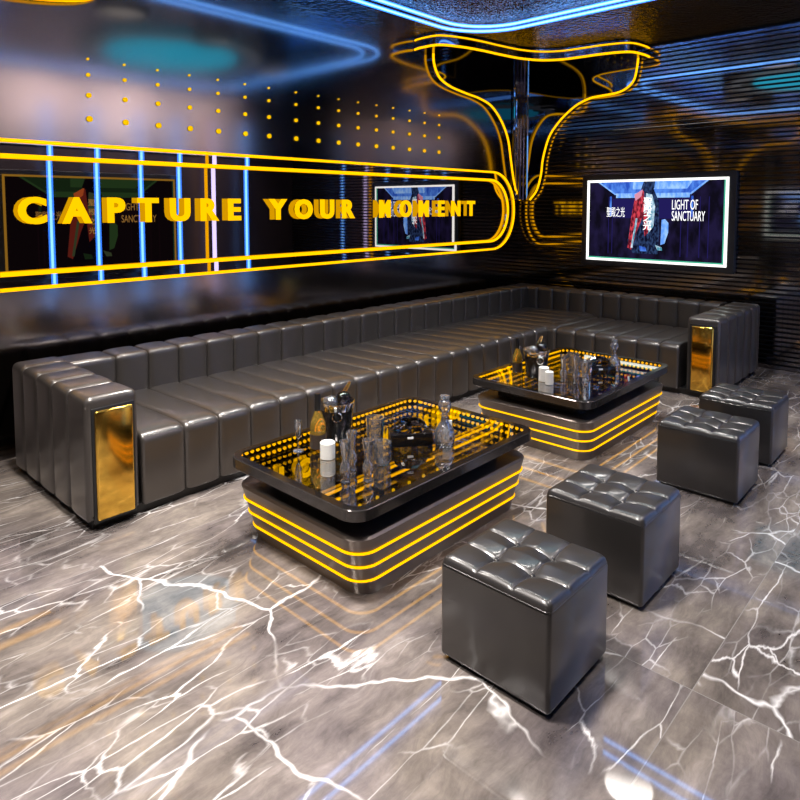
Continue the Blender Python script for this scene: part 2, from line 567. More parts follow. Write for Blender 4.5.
WORDS = [('CAPTURE', [1.565, 1.86, 2.145, 2.395, 2.665, 2.935, 3.175]), ('YOUR', [3.64, 3.94, 4.235, 4.52]),
         ('MOMENT', [5.055, 5.39, 5.70, 6.02, 6.30, 6.61])]
LETTER_LABEL = {
 ('CAPTURE', 0): 'yellow lit letter C, first letter of the word CAPTURE', ('CAPTURE', 1): 'yellow lit letter A, second letter of the word CAPTURE',
 ('CAPTURE', 2): 'yellow lit letter P in the word CAPTURE', ('CAPTURE', 3): 'yellow lit letter T in the middle of the word CAPTURE',
 ('CAPTURE', 4): 'yellow lit letter U in the word CAPTURE', ('CAPTURE', 5): 'yellow lit letter R in the word CAPTURE',
 ('CAPTURE', 6): 'yellow lit letter E ending the word CAPTURE', ('YOUR', 0): 'yellow lit letter Y, first letter of the word YOUR',
 ('YOUR', 1): 'yellow lit letter O in the word YOUR', ('YOUR', 2): 'yellow lit letter U in the word YOUR',
 ('YOUR', 3): 'yellow lit letter R ending the word YOUR', ('MOMENT', 0): 'yellow lit letter M that begins the word MOMENT',
 ('MOMENT', 1): 'yellow lit letter O in the word MOMENT', ('MOMENT', 2): 'yellow lit letter M third in the word MOMENT',
 ('MOMENT', 3): 'yellow lit letter E in the word MOMENT', ('MOMENT', 4): 'yellow lit letter N in the word MOMENT',
 ('MOMENT', 5): 'yellow lit letter T ending the word MOMENT'}
for word, xs in WORDS:
    for k, (ch, x) in enumerate(zip(word, xs)):
        me = text_mesh(ch, .232, .010, .0085, 'sign_letter')
        R = Matrix.Rotation(radians(90), 4, 'X')
        me.transform(R)
        zs = [v.co.z for v in me.vertices]; xs_ = [v.co.x for v in me.vertices]
        zmin, zmax, xm = min(zs), max(zs), .5 * (min(xs_) + max(xs_))
        wide = max(xs_) - min(xs_)
        for v in me.vertices:
            v.co.z = (v.co.z - .5 * (zmin + zmax)) * (.19 / (zmax - zmin))
            v.co.x = (v.co.x - xm) * (1.0 if word == 'MOMENT' else 1.12)
        me.materials.clear(); me.materials.append(M['letter'])
        o = bpy.data.objects.new('sign_letter', me); COL.objects.link(o)
        o.location = (x, YW - .058, 1.717)
        tag(o, LETTER_LABEL[(word, k)], 'letter', 'letters of the CAPTURE YOUR MOMENT sign')

ORD = ['first', 'second', 'third', 'fourth', 'fifth', 'sixth', 'seventh', 'eighth', 'ninth', 'tenth', 'eleventh', 'twelfth', 'thirteenth',
       'fourteenth', 'fifteenth', 'sixteenth', 'seventeenth']
DX = [1.988 + .2665 * i for i in range(17)]
DX = [x if x < 3.4 else x for x in DX]
DX = [1.99, 2.26, 2.525, 2.80, 3.065, 3.335, 3.59, 3.90, 4.175, 4.44, 4.71, 4.98, 5.24, 5.51, 5.77, 6.035]
ROWS = [(2.822, .0085, 'smallest, topmost'), (2.708, .0135, 'small, second from the top'), (2.56, .0175, 'medium, third from the top'), (2.388, .0215, 'largest, lowest')]
for i, x in enumerate(DX):
    for z, r, nm in ROWS:
        b = MB(); b.lathe((0, 0, 0), [(r * .8, -.004), (r, .004), (r, .012), (r * .9, .015)], 16, rot=Matrix.Rotation(radians(90), 3, 'X'))
        o = b.build('dot_light', M['dot'], loc=(0, 0, 0))
        o.location = (x, YW, z)
        col = ORD[i] + (' column from the left' if i < 8 else ' column from the left')
        tag(o, f'yellow dot light, {nm} dot in the {col}', 'wall light', 'yellow dot lights above the sign')

# ------------------------------------------------------------------ television with a white light surround
def flat(pts, mi, b, y):
    b.add([(u, y, v) for u, v in pts], [tuple(range(len(pts)))], mi)
def EMN(name, a, c, scale, s=1.0):
    m, t, out = nt(name)
    tc = N(t, 'ShaderNodeTexCoord')
    mp = N(t, 'ShaderNodeMapping'); mp.inputs['Scale'].default_value = (1.6, 1, .8); t.links.new(tc.outputs['Object'], mp.inputs[0])
    nz = N(t, 'ShaderNodeTexNoise'); nz.inputs['Scale'].default_value = scale; nz.inputs['Detail'].default_value = 4
    t.links.new(mp.outputs[0], nz.inputs['Vector'])
    rp = N(t, 'ShaderNodeValToRGB'); rp.color_ramp.elements[0].position = .40; rp.color_ramp.elements[1].position = .62
    rp.color_ramp.elements[0].color = (*a, 1); rp.color_ramp.elements[1].color = (*c, 1)
    t.links.new(nz.outputs['Fac'], rp.inputs[0])
    e = N(t, 'ShaderNodeEmission'); e.inputs['Strength'].default_value = s
    t.links.new(rp.outputs[0], e.inputs[0]); t.links.new(e.outputs[0], out.inputs[0])
    return m
PIC = [EMN('stage_dark', (.005, .004, .010), (.014, .010, .042), 5), EMN('stage_blue', (.025, .09, .55), (.10, .28, .9), 9), EMN('stage_light_blue', (.12, .33, .95), (.35, .60, 1.0), 12, 1.1),
       EMN('coat_red', (.10, .008, .02), (.75, .06, .09), 22), EMN('coat_pale', (.06, .30, .42), (.7, .85, 1.0), 20), EMN('coat_navy', (.004, .005, .02), (.03, .06, .16), 25),
       EM('screen_indigo', (.016, .012, .10), 1.0), EM('screen_pink', (.75, .30, .42), 1.0), EM('screen_white', (1, 1, 1), 1.5)]
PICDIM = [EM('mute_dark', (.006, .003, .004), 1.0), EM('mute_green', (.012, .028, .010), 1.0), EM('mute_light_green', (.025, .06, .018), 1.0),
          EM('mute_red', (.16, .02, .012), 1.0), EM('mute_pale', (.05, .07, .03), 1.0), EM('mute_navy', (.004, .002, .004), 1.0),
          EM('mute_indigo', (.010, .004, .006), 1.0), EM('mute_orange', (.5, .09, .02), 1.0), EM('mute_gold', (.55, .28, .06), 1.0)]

def picture(b, W, Hh):
    """an anonymous performer in a long coat on a stage; u, v in -1..1 over the picture; b gets flat layered shapes"""
    def S(pts, mi, lay):
        b.add([(u * W / 2, -.0012 * lay, v * Hh / 2) for u, v in pts], [tuple(range(len(pts)))], mi)
    S([(-1, -1), (1, -1), (1, 1), (-1, 1)], 0, 0)
    S([(-.84, 1), (.78, 1), (.54, .66), (-.56, .66)], 1, 1)               # lit stage ceiling
    S([(-.30, 1), (.58, 1), (.50, .80), (-.30, .80)], 2, 2)
    S([(-.56, .70), (.54, .70), (.54, .58), (-.56, .58)], 2, 2)
    S([(-.86, 1), (-.82, 1), (-.54, .66), (-.58, .66)], 2, 3)
    S([(.76, 1), (.80, 1), (.56, .66), (.52, .66)], 2, 3)
    S([(-.62, .56), (.60, .56), (.60, .05), (-.62, .05)], 6, 1)
    for u in (-.68, -.62, .42, .52, .68, .80):
        S([(u, .6), (u + .012, .6), (u + .012, -.9), (u, -.9)], 6, 2)
    for u in (-.66, .56):
        S([(u, .62), (u + .03, .62), (u + .03, .1), (u, .1)], 1, 3)
    # coat: navy body, red left panel, pale centre
    S([(-.26, .62), (-.12, .82), (.02, .80), (.10, .50), (.12, -.30), (.10, -.86), (-.28, -.86), (-.36, -.55), (-.30, .20)], 5, 4)
    S([(-.25, .66), (-.13, .78), (-.10, .25), (-.20, -.2), (-.30, -.78), (-.36, -.72), (-.31, .10)], 3, 5)
    S([(-.27, .66), (-.14, .80), (-.16, .62), (-.25, .50)], 7, 6)
    S([(-.24, .05), (-.21, .05), (-.28, -.72), (-.31, -.72)], 4, 6)
    S([(-.09, .70), (.00, .66), (.05, .35), (.03, -.15), (-.05, -.35), (-.12, .10)], 4, 5)
    S([(-.13, .12), (-.07, .30), (-.04, -.30), (-.10, -.42)], 3, 6)
    S([(-.17, .80), (-.13, 1), (.04, 1), (.03, .82), (-.03, .72), (-.10, .72)], 5, 6)   # neck in shadow
    S([(.15, .02), (.20, .04), (.25, -.06), (.25, -.30), (.20, -.58), (.14, -.62)], 2, 5)
    S([(.06, -.62), (.16, -.68), (.17, -.76), (.10, -.76)], 4, 7)
    S([(-.18, -.66), (-.08, -.70), (-.06, -.80), (-.16, -.80)], 1, 7)

def television(name, label, W, Hh, at_y, mats, flip=False, cn=True):
    """built facing -Y round the origin, then turned into place; returns the Empty"""
    t = bpy.data.objects.new(name, None); COL.objects.link(t)
    tag(t, label, 'television')
    def put(me_b, nm, mats_, par=t, smooth=False):
        o = me_b.build(nm, mats_, loc=(0, 0, 0), smooth=smooth); o.parent = par; return o
    b = MB(); b.box((0, .05, 0), (W + .16, .06, Hh + .14), .008); put(b, 'casing', M['bezel'])
    b = MB()
    g = .028
    for c, d in (((0, Hh / 2 - g / 2), (W, g)), ((0, -Hh / 2 + g / 2), (W, g)), ((-W / 2 + g / 2, 0), (g, Hh - 2 * g)), ((W / 2 - g / 2, 0), (g, Hh - 2 * g))):
        b.box((c[0], .012, c[1]), (d[0], .024, d[1]))
    put(b, 'light_surround', mats['led'])
    b = MB()
    e = .016
    b.box((0, .010, -Hh / 2 + g + e / 2), (W - 2 * g, .014, e)); b.box((W / 2 - g - e / 2, .010, e / 2), (e, .014, Hh - 2 * g - e))
    put(b, 'green_edge_strip', mats['edge'])['label'] = 'thin green lit inner edge'
    b = MB(); w2, h2 = W - 2 * g - e, Hh - 2 * g - e
    picture(b, w2, h2)
    o = put(b, 'screen', mats['pic']); o.location = (-e / 2, .012, e / 2)
    b2 = []
    for txt, u, v, sz in ((u'LIGHT OF', .30, .30, .130), (u'SANCTUARY', .30, .02, .130)) + (((u'\u8056\u6bbf\u4e4b\u5149', -.70, .12, .105),) if cn else ()):
        me = text_mesh(txt, sz, .001, -.0005, 'screen_lettering')
        me.transform(Matrix.Rotation(radians(90), 4, 'X'))
        xs_ = [q.co.x for q in me.vertices]
        x0, x1 = min(xs_), max(xs_)
        tw = {'LIGHT OF': .36, 'SANCTUARY': .46}.get(txt, .29) * w2 / 2
        for q in me.vertices:
            q.co.x = (q.co.x - x0) / (x1 - x0) * tw
            q.co.z *= 1.25
        me.materials.clear(); me.materials.append(mats['pic'][8])
        lo = bpy.data.objects.new('screen_lettering', me); COL.objects.link(lo); lo.parent = t
        lo.location = (u * w2 / 2 - e / 2, -.004, v * h2 / 2)
    if cn:
        for k, ch in enumerate(u'\u8056\u6bbf\u4e4b\u5149'):
            me = text_mesh(ch, .105, .001, .0008, 'screen_lettering')
            me.transform(Matrix.Rotation(radians(90), 4, 'X'))
            me.materials.clear(); me.materials.append(mats['pic'][8])
            lo = bpy.data.objects.new('screen_lettering', me); COL.objects.link(lo); lo.parent = t
            lo.location = (-.07 * w2 / 2, -.004, (.42 - .21 * k) * h2 / 2)
    return t

tv = television('television', 'wide television with glowing white surround on the slatted wall', 1.665, 1.000, 0,
                dict(led=M['white_led'], edge=M['green_led'], pic=PIC))
tv.rotation_euler = (0, 0, radians(-90)); tv.location = (XW - .081, 3.050, 1.568)
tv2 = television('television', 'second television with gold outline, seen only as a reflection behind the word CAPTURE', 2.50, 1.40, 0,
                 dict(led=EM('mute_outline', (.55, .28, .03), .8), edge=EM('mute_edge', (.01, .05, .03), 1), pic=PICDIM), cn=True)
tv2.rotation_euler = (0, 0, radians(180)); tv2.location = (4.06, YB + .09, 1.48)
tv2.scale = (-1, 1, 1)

tv3 = television('television', 'third television with white surround, seen only as a reflection in the slats at the right', 1.665, 1.0, 0,
                 dict(led=M['white_led'], edge=M['green_led'], pic=PIC))
tv3.rotation_euler = (0, 0, radians(90)); tv3.location = (XL + .081, 3.05, 1.568)

# vertical tubes on the back wall, seen in the mirror
for k, x in enumerate([3.38, 4.03, 4.70, 5.34, 6.62]):
    b = MB(); b.tube([(x, YB + .17, .25), (x, YB + .17, 3.2)], .017, 10); b.box((x, YB + .075, .6), (.03, .17, .03)); b.box((x, YB + .075, 3.0), (.03, .17, .03))
    b.tube([(x, YB + .17, .25), (x, YB + .17, 3.2)], .040, 12, mi=1)
    tag(b.build('neon_tube', [M['blue_core'], M['blue_sleeve']], loc=(x, YB, .25)), ['upright blue neon tube mirrored between the letters C and A', 'upright blue neon tube mirrored between the letters A and P',
        'upright blue neon tube mirrored on the letter T of CAPTURE', 'upright blue neon tube mirrored on the letter U of CAPTURE',
        'upright blue neon tube mirrored just after the letter E of CAPTURE'][k], 'neon light', 'upright neon tubes')
b = MB(); b.tube([(5.97, YB + .17, .25), (5.97, YB + .17, 3.2)], .034, 10); b.box((5.97, YB + .075, .6), (.03, .17, .03))
tag(b.build('neon_tube', M['bluewhite'], loc=(5.97, YB, .25)), 'thick violet-white upright neon tube mirrored on the letter R of CAPTURE', 'neon light', 'upright neon tubes')
b = MB(); b.tube([(5.83, YB + .17, .25), (5.83, YB + .17, 3.2)], .026, 10); b.box((5.83, YB + .075, .6), (.03, .17, .03))
tag(b.build('neon_tube', M['yellow'], loc=(5.83, YB, .25)), 'upright yellow neon tube mirrored beside the violet-white one', 'neon light', 'upright neon tubes')

# ------------------------------------------------------------------ ceiling neon loops, dome, downlights
for ins, nm in ((0.0, 'outer blue neon loop on the hammered ceiling, its corner dipping over the corner feature'), (.155, 'inner blue neon loop on the hammered ceiling, beside the outer one')):
    pts = [(x, y, H - .035) for x, y in rrect(MIDX, 2.45, 2 * (5.945 - MIDX) - 2 * ins, 2 * (4.405 - 2.45) - 2 * ins, .62 - ins * .55, 14)]
    # slight bow of the long sides
    b = MB(); b.tube(pts, .0085, 8, True); b.tube(pts, .019, 10, True, mi=1)
    tag(b.build('ceiling_neon_loop', [M['blue_core'], M['blue_sleeve']], loc=(MIDX, 2.45, H)), nm, 'neon light')
t = thing('ceiling_dome_light', 'round teal glowing ceiling dome, mirrored in the satin wall above the dots', 'ceiling light', (4.15, 2.15, H))
b = MB(); b.lathe((4.15, 2.15, H - .04), [(.78, .0), (.80, .02), (.80, .038)], 64); b.build('diffuser', M['teal'], t)
b = MB()
rr = [[(4.15 + r * cos(2 * pi * i / 64), 2.15 + r * sin(2 * pi * i / 64), z) for i in range(64)] for r, z in ((.98, H - .004), (.98, H - .05), (1.10, H - .05), (1.10, H - .004))]
b.loft(rr, True); b.build('ring', M['dome_ring'], t)

LAMPS = [(1.25, 1.95, 84), (3.5, 1.95, 46), (-.1, 2.3, 34), (5.6, 2.30, 30), (1.35, 3.55, 38), (2.9, 3.55, 38), (4.1, 3.2, 38), (.1, .6, 10), (2.9, .55, 10), (4.4, .55, 18), (5.9, .55, 20)]
def downlight(x, y, w):
    t = thing('ceiling_downlight', 'round white recessed downlight in the ceiling above the frame', 'ceiling light', (x, y, H), 'ceiling downlights')
    b = MB()
    rr = [[(x + r * cos(2 * pi * i / 24), y + r * sin(2 * pi * i / 24), z) for i in range(24)] for r, z in ((.225, H - .002), (.222, H - .04), (.236, H - .04), (.240, H - .002))]
    b.loft(rr, True); b.build('ring', M['black'], t)
    b = MB(); b.lathe((x, y, H - .012), [(.22, 0), (.22, .01)], 24); b.build('lens', M['lamp'], t)
    L = bpy.data.lights.new('downlight', 'AREA')
    L.shape = 'DISK'; L.size = .42; L.energy = w; L.color = (1.0, .94, .88); L.spread = radians(98)
    o = bpy.data.objects.new('downlight_beam', L); COL.objects.link(o)
    o.location = (x, y, H - .03)
for x in (3.3, 4.6, 5.9):  # added lamps, out of view, brightening the back wall for its reflection
    t = thing('added_wash_lamp', 'added slim lamp out of the frame, brightening the wall behind the viewer for its reflection', 'ceiling light', (x, .78, H), 'added wall wash lamps')
    b = MB(); b.box((x, .78, H - .02), (.5, .05, .04), .006); b.build('housing', M['black'], t)
    L = bpy.data.lights.new('added_wall_wash', 'AREA'); L.shape = 'RECTANGLE'; L.size = .48; L.size_y = .06; L.energy = 20 if x < 5.5 else 8; L.color = (1.0, .84, .80); L.spread = radians(130)
    o = bpy.data.objects.new('added_wash_beam', L); COL.objects.link(o); o.location = (x, .74, H - .06); o.rotation_euler = (radians(-62), 0, 0)
for x, y, w in LAMPS:
    if w > 0: downlight(x, y, w)

# ------------------------------------------------------------------ the corner sofa
def run(b, origin, S, A, length, prof, norms, pitch, first=0.0, depth=.013, cap_r=(0, 0), mi=0):
    """channelled upholstery: prof (a, z) swept along S; seams every pitch, the first at `first`"""
    O, S, A = Vector(origin), Vector(S), Vector(A)
    st = set([0.0, length])
    seams = []
    s = first
    while s < length - .02:
        if s > .02: seams.append(s)
        s += pitch
    edges = [0.0] + seams + [length]
    for i in range(len(edges) - 1):
        a, c = edges[i], edges[i + 1]
        for t in (0, .012, .035, .08, .16, .30, .5, .70, .84, .92, .965, .988):
            st.add(a + (c - a) * t)
    for end, r in ((0, cap_r[0]), (1, cap_r[1])):
        if r > 0:
            for k in range(1, 7):
                q = r * (1 - cos(radians(15 * k)))
                st.add(q if end == 0 else length - q)
    st = sorted(st)
    rings = []
    for s in st:
        e = 0
        d = min([abs(s - q) for q in seams] + [9])
        for i in range(len(edges) - 1):
            if edges[i] <= s <= edges[i + 1]:
                a, c = edges[i], edges[i + 1]
                t = (s - a) / (c - a)
                lo = 1 - 2 * t if t < .5 else 0
                hi = 2 * t - 1 if t >= .5 else 0
                if i > 0: e = max(e, depth * .75 * lo ** 3.2)
                if i < len(edges) - 2: e = max(e, depth * .75 * hi ** 3.2)
        e += depth * .9 * exp(-d / .006)
        if cap_r[0] > 0 and s < cap_r[0]:
            q = 1 - s / cap_r[0]; e += cap_r[0] * (1 - sqrt(max(0, 1 - q * q)))
        if cap_r[1] > 0 and length - s < cap_r[1]:
            q = 1 - (length - s) / cap_r[1]; e += cap_r[1] * (1 - sqrt(max(0, 1 - q * q)))
        rings.append([O + S * s + A * (p.x - n.x * e) + Vector((0, 0, p.y - n.y * e)) for p, n in zip(prof, norms)])
    b.loft(rings, True, True, True, mi)
    return b

sofa = thing('corner_sofa', 'long black leather L-shaped corner sofa with vertical channel tufting and gold arm plates', 'sofa', (4.4, 4.1, 0))
Y0, Y1, X0, X1 = 3.50, 4.70, 1.328, 7.45          # front, back, left, right
WX, WY = 6.10, 1.84                              # wing front, wing end
PIT = .2335
# seats
seat = roundpoly([(0, .05), (0, .435), (1.0, .455), (1.0, .05)][::1], [.015, .075, 0, 0], 7)
# profile in a (depth from front), z ; top crowned by a mid point
seat = roundpoly([(0, .05), (0, .455), (.10, .472), (1.0, .450), (1.0, .05)], [.015, .055, .05, 0, 0], 7)
sn = normals2(seat)
b = MB(); run(b, (1.632, Y0, 0), (1, 0, 0), (0, 1, 0), 7.22 - 1.632, seat, sn, PIT, 1.902 - 1.632 - PIT + PIT, .014, (.02, 0)); b.build('seat', M['leather'], sofa, angle=50)
b = MB(); run(b, (WX, 3.53, 0), (0, -1, 0), (1, 0, 0), 3.53 - 2.142, seat, sn, .2175, 3.53 - 3.415, .014, (0, .02)); b.build('seat', M['leather'], sofa, angle=50)
# backs
back = roundpoly([(0, .30), (-.01, .725), (.27, .725), (.27, .05), (0, .05)], [0, .045, .045, .01, .01], 7)
bn = normals2(back)
b = MB(); run(b, (1.60, 4.43, 0), (1, 0, 0), (0, 1, 0), 7.452 - 1.60, back, bn, PIT, 1.902 - 1.60, .013, (0, .04)); b.build('backrest', M['leather'], sofa, angle=50)
b = MB(); run(b, (7.18, 4.44, 0), (0, -1, 0), (1, 0, 0), 4.44 - 2.12, back, bn, .2175, 4.44 - 4.285, .013); b.build('backrest', M['leather'], sofa, angle=50)
# arms (swept from the front face to the back)
arm = roundpoly([(0, .05), (0, .736), (.29, .736), (.29, .05)], [.02, .05, .05, .02], 7)
an = normals2(arm)
def armrest(o, S, A, L):
    b = MB(); run(b, o, S, A, L, arm, an, .243, .27, .013, (.035, .05))
    return b.build('armrest', M['leather'], sofa, angle=50)
a1 = armrest((X0, Y0 - .005, 0), (0, 1, 0), (1, 0, 0), Y1 + .005 - Y0)
a2 = armrest((WX + .03, WY - .045, 0), (1, 0, 0), (0, 1, 0), X1 - WX - .03)
def plate(parent, c, axis):
    b = MB()
    d = (.232, .02, .628) if axis == 1 else (.02, .232, .628)
    b.box(c, d, .004)
    r = b.build('plate_recess', M['black'], parent, loc=c)
    b = MB()
    k = Vector((0, -.012, 0)) if axis == 1 else Vector((-.012, 0, 0))
    d = (.206, .026, .600) if axis == 1 else (.026, .188, .600)
    b.box(Vector(c) + k, d, .0125, 4)
    o = b.build('brass_plate', M['brass'], parent, loc=c); o['label'] = 'polished gold metal plate'
    return o
plate(a1, (X0 + .145, Y0 - .006, .360), 1)
plate(a2, (WX + .029, WY + .100, .360), 0)
b = MB()
b.box(((X0 + X1) / 2, (Y0 + Y1) / 2 + .01, .0275), (X1 - X0 - .08, Y1 - Y0 - .06, .055))
b.box(((WX + X1) / 2 + .01, (WY + Y0 + .2) / 2, .027), (X1 - WX - .08, Y0 + .2 - WY - .08, .054))
b.build('plinth', M['black'], sofa, smooth=False)

# ------------------------------------------------------------------ stools
def make_stool(label):
    t = thing('cube_stool', label, 'stool', (0, 0, 0), 'tufted cube stools')
    w, wy = .446, .474
    b = MB(); b.box((0, 0, .203), (w, wy, .370), .016, 3); b.build('body', M['leather_stool'], t)
    b = MB(); b.box((0, 0, .010), (w - .05, wy - .05, .020)); b.build('plinth', M['black'], t, smooth=False)
    # tufted top
    h = w / 2
    r = .022
    nN = 66
    cs = []
    for i in range(nN + 1):
        u = -1 + 2 * i / nN
        cs.append(math.copysign(1 - (1 - abs(u)) ** 1.12, u) if u else 0)
    tops, side = [], []
    R = .030
    ln = (-h / 3, h / 3)
    def place(u, v):
        m = max(abs(u), abs(v))
        if m < 1e-6: return 0., 0., h
        qx, qy = u / m * h, v / m * h
        cx = max(-(h - r), min(h - r, qx)); cy = max(-(h - r), min(h - r, qy))
        dx, dy = qx - cx, qy - cy
        L = sqrt(dx * dx + dy * dy)
        if abs(dx) > 1e-9 and abs(dy) > 1e-9:
            k = r / L
            dx, dy = dx * k, dy * k
        return (cx + dx) * m, (cy + dy) * m, h * (1 - m)
    vs, fs = [], []
    for j in cs:
        for i in cs:
            x, y, e = place(i, j)
            z = .414
            if e < R:
                q = (R - e) / R; z -= R * (1 - sqrt(max(0, 1 - q * q)))
            fade = min(1, e / .02)
            dx_ = min(abs(x - q) for q in ln); dy_ = min(abs(y - q) for q in ln)
            d = min(dx_, dy_)
            rb = min(sqrt((x - p) ** 2 + (y - q) ** 2) for p in ln for q in ln)
            z -= fade * (.0040 * exp(-d / .022) + .0055 * exp(-d / .0035)) + .025 * exp(-(rb / .046) ** 1.15)
            z += .006 * (1 - max(abs(i), abs(j)) ** 2)
            vs.append((x, y * wy / w, z))
    nn = nN + 1
    for j in range(nN):
        for i in range(nN):
            fs.append((j * nn + i, j * nn + i + 1, (j + 1) * nn + i + 1, (j + 1) * nn + i))
    loop = [i for i in range(nn)] + [k * nn + nN for k in range(1, nn)] + [nN * nn + i for i in range(nN - 1, -1, -1)] + [k * nn for k in range(nN - 1, 0, -1)]
    o = len(vs)
    for k in loop:
        x, y, z = vs[k]; vs.append((x, y, .3855))
    for k in loop:
        x, y, z = vs[k]; vs.append((x * .985, y * .985, .3815))
    n = len(loop)
    for i in range(n):
        j = (i + 1) % n
        fs.append((loop[j], loop[i], o + i, o + j))
        fs.append((o + j, o + i, o + n + i, o + n + j))
    fs.append(tuple(o + n + i for i in range(n)))
    b = MB(); b.add(vs, fs); c = b.build('cushion', M['leather_stool'], t, angle=60)
    b = MB(); b.tube([(x, y, .383) for x, y in rrect(0, 0, w - .003, wy - .003, .022, 6)], .0028, 6, True); b.build('piping', M['leather_stool'], t)
    for p in ln:
        for q in ln:
            b = MB(); b.lathe((p, q * wy / w, .386), [(.001, .012), (.006, .0115), (.0095, .008), (.010, .003), (.009, 0)][::-1], 14)
            b.build('button', M['leather_stool'], c, loc=(p, q * wy / w, .386))
    return t
st = make_stool('black tufted cube stool nearest the viewer, in front of the nearer table')
st.location = (2.092, 1.286, 0)
dup(st, (2.892, 1.296, 0), 'black tufted cube stool second from the nearest, overlapping its back')
dup(st, (4.235, 1.290, 0), 'black tufted cube stool third from the nearest, beside the far table')
dup(st, (5.005, 1.293, 0), 'black tufted cube stool farthest away, before the gold plate of the short sofa arm')

# ------------------------------------------------------------------ tables
TT = .448
def make_table(label):
    t = thing('coffee_table', label, 'table', (0, 0, 0), 'low lit coffee tables')
    W, D, r = 1.46, 1.00, .10
    def ringz(w, d, rr, z): return [(x, y, z) for x, y in rrect(0, 0, w, d, rr, 8)]
    b = MB()
    bot, top = (1.25, .86), (1.40, .955)
    b.loft([ringz(bot[0], bot[1], .095, .0), ringz(bot[0] + .004, bot[1] + .004, .097, .006), ringz(top[0], top[1], .11, .290), ringz(top[0] - .02, top[1] - .02, .105, .300),
            ringz(top[0] - .20, top[1] - .20, .06, .301)], True, True, True)
    b.build('base', M['table'], t, angle=40)
    for z in (.074, .150, .224):
        k = z / .290
        w = bot[0] + (top[0] - bot[0]) * k + .004; d = bot[1] + (top[1] - bot[1]) * k + .004
        b = MB(); b.tube([(x, y, z) for x, y in rrect(0, 0, w, d, .105, 8)], .0062, 8, True); b.build('neon_strip', M['yellow'], t)
    b = MB(); b.loft([ringz(1.14, .70, .05, .300), ringz(1.14, .70, .05, .385)], True, True, True); b.build('neck', M['black'], t)
    # frame of the top: outer band, underside, inner lip, cavity
    b = MB()
    rings = [ringz(W - .16, D - .16, .05, .384), ringz(W - .03, D - .03, .095, .384), ringz(W, D, r, .396), ringz(W, D, r, TT - .004), ringz(W - .008, D - .008, r - .004, TT)]
    b.loft(rings, True, True, False)
    rings = [ringz(W - .008, D - .008, r - .004, TT), ringz(W - .085, D - .085, r - .040, TT), ringz(W - .085, D - .085, r - .040, TT - .008), ringz(W - .018, D - .018, r - .011, TT - .008), ringz(W - .018, D - .018, r - .011, .402)]
    b.loft(rings, True, False, False, 1)
    b.build('top_frame', [M['table_rim'], M['lacquer']], t, angle=30)
    b = MB(); b.add(ringz(W - .020, D - .020, r - .012, .4025), [tuple(range(36))]); b.add(ringz(W - .020, D - .020, r - .012, .4005), [tuple(range(36))[::-1]])
    b.build('mirror_bed', M['cavity'], t, smooth=False)
    b = MB(); b.loft([ringz(W - .0855, D - .0855, r - .0405, TT - .007), ringz(W - .0855, D - .0855, r - .0405, TT - .001)], True, True, False, 1)
    b.add(ringz(W - .0855, D - .0855, r - .0405, TT - .001), [tuple(range(36))], 0)
    b.build('glass_top', [M['tabletop'], M['clear_pane']], t, smooth=False)
    # beads of light round the inside of the cavity
    path = [Vector((x, y, .424)) for x, y in rrect(0, 0, W - .040, D - .040, r - .02, 8)]
    b = MB()
    acc, step = 0., .036
    for i in range(len(path)):
        a, c = path[i], path[(i + 1) % len(path)]
        L = (c - a).length
        while acc < L:
            p = a.lerp(c, acc / L)
            b.lathe((p.x, p.y, p.z - .008), [(.003, -.002), (.0095, .003), (.0110, .008), (.0095, .013), (.003, .018)], 8)
            acc += step
        acc -= L
    b.build('led_bead_strip', M['yellow_bead'], t)['kind'] = 'stuff'
    return t
T1, T2 = (2.548, 2.440), (4.655, 2.440)
tb = make_table('low coffee table nearer the viewer, dark base with three yellow light lines')
tb.location = (*T1, 0)
dup(tb, (*T2, 0), 'low coffee table farther away by the short sofa wing, with three yellow light lines')

# ------------------------------------------------------------------ things on the tables
def lathe_obj(name, prof, mat, parent, seg=28, off=(0, 0, 0), rot=None, angle=40):
    b = MB(); b.lathe(Vector(parent.location) + Vector(off), prof, seg, rot=rot)
    return b.build(name, mat, parent, angle=angle)

def ice_bucket(x, y, label):
    t = thing('ice_bucket', label, 'ice bucket', (x, y, TT), 'ice buckets')
    lathe_obj('bowl', [(.070, 0), (.074, .004), (.092, .175), (.092, .178), (.087, .178), (.084, .170), (.068, .015)], M['gunmetal'], t, 40)
    lathe_obj('rim', [(.0925, .168), (.0965, .185), (.100, .205), (.0995, .212), (.095, .212), (.090, .190), (.087, .168)], M['chrome'], t, 40)
    ring = []
    d = Vector((-.66, -.75, 0)); s = Vector((.75, -.66, 0))
    c = Vector((x, y, TT + .143)) + d * .095
    for i in range(20):
        a = 2 * pi * i / 20
        ring.append(c + s * (.026 * cos(a)) + Vector((0, 0, .026 * sin(a))))
    b = MB(); b.tube(ring, .003, 6, True); b.build('ring_handle', M['chrome'], t)
    return t
def ice_ball(x, y, z, r, label, mat):
    pr = [(r * sin(pi * k / 14) + .0005, -r * cos(pi * k / 14)) for k in range(15)]
    b = MB(); b.lathe((x, y, z), pr, 20)
    return tag(b.build('ice_ball', M[mat], loc=(x, y, z)), label, 'ice', 'ice balls in the buckets')
def tongs(x, y, z, label):
    t = thing('ice_tongs', label, 'tongs', (x, y, z))
    ax = Vector((.55, -.12, .82)).normalized()
    s = ax.cross(Vector((0, 0, 1))).normalized()
    for k in (-1, 1):
        p = [Vector((x, y, z)) + ax * (.012 * q) + s * k * (.004 + .010 * sin(pi * q / 14)) for q in range(15)]
        b = MB(); b.tube(p, .0045, 8); b.build('arm', M['gold'], t)
    return t
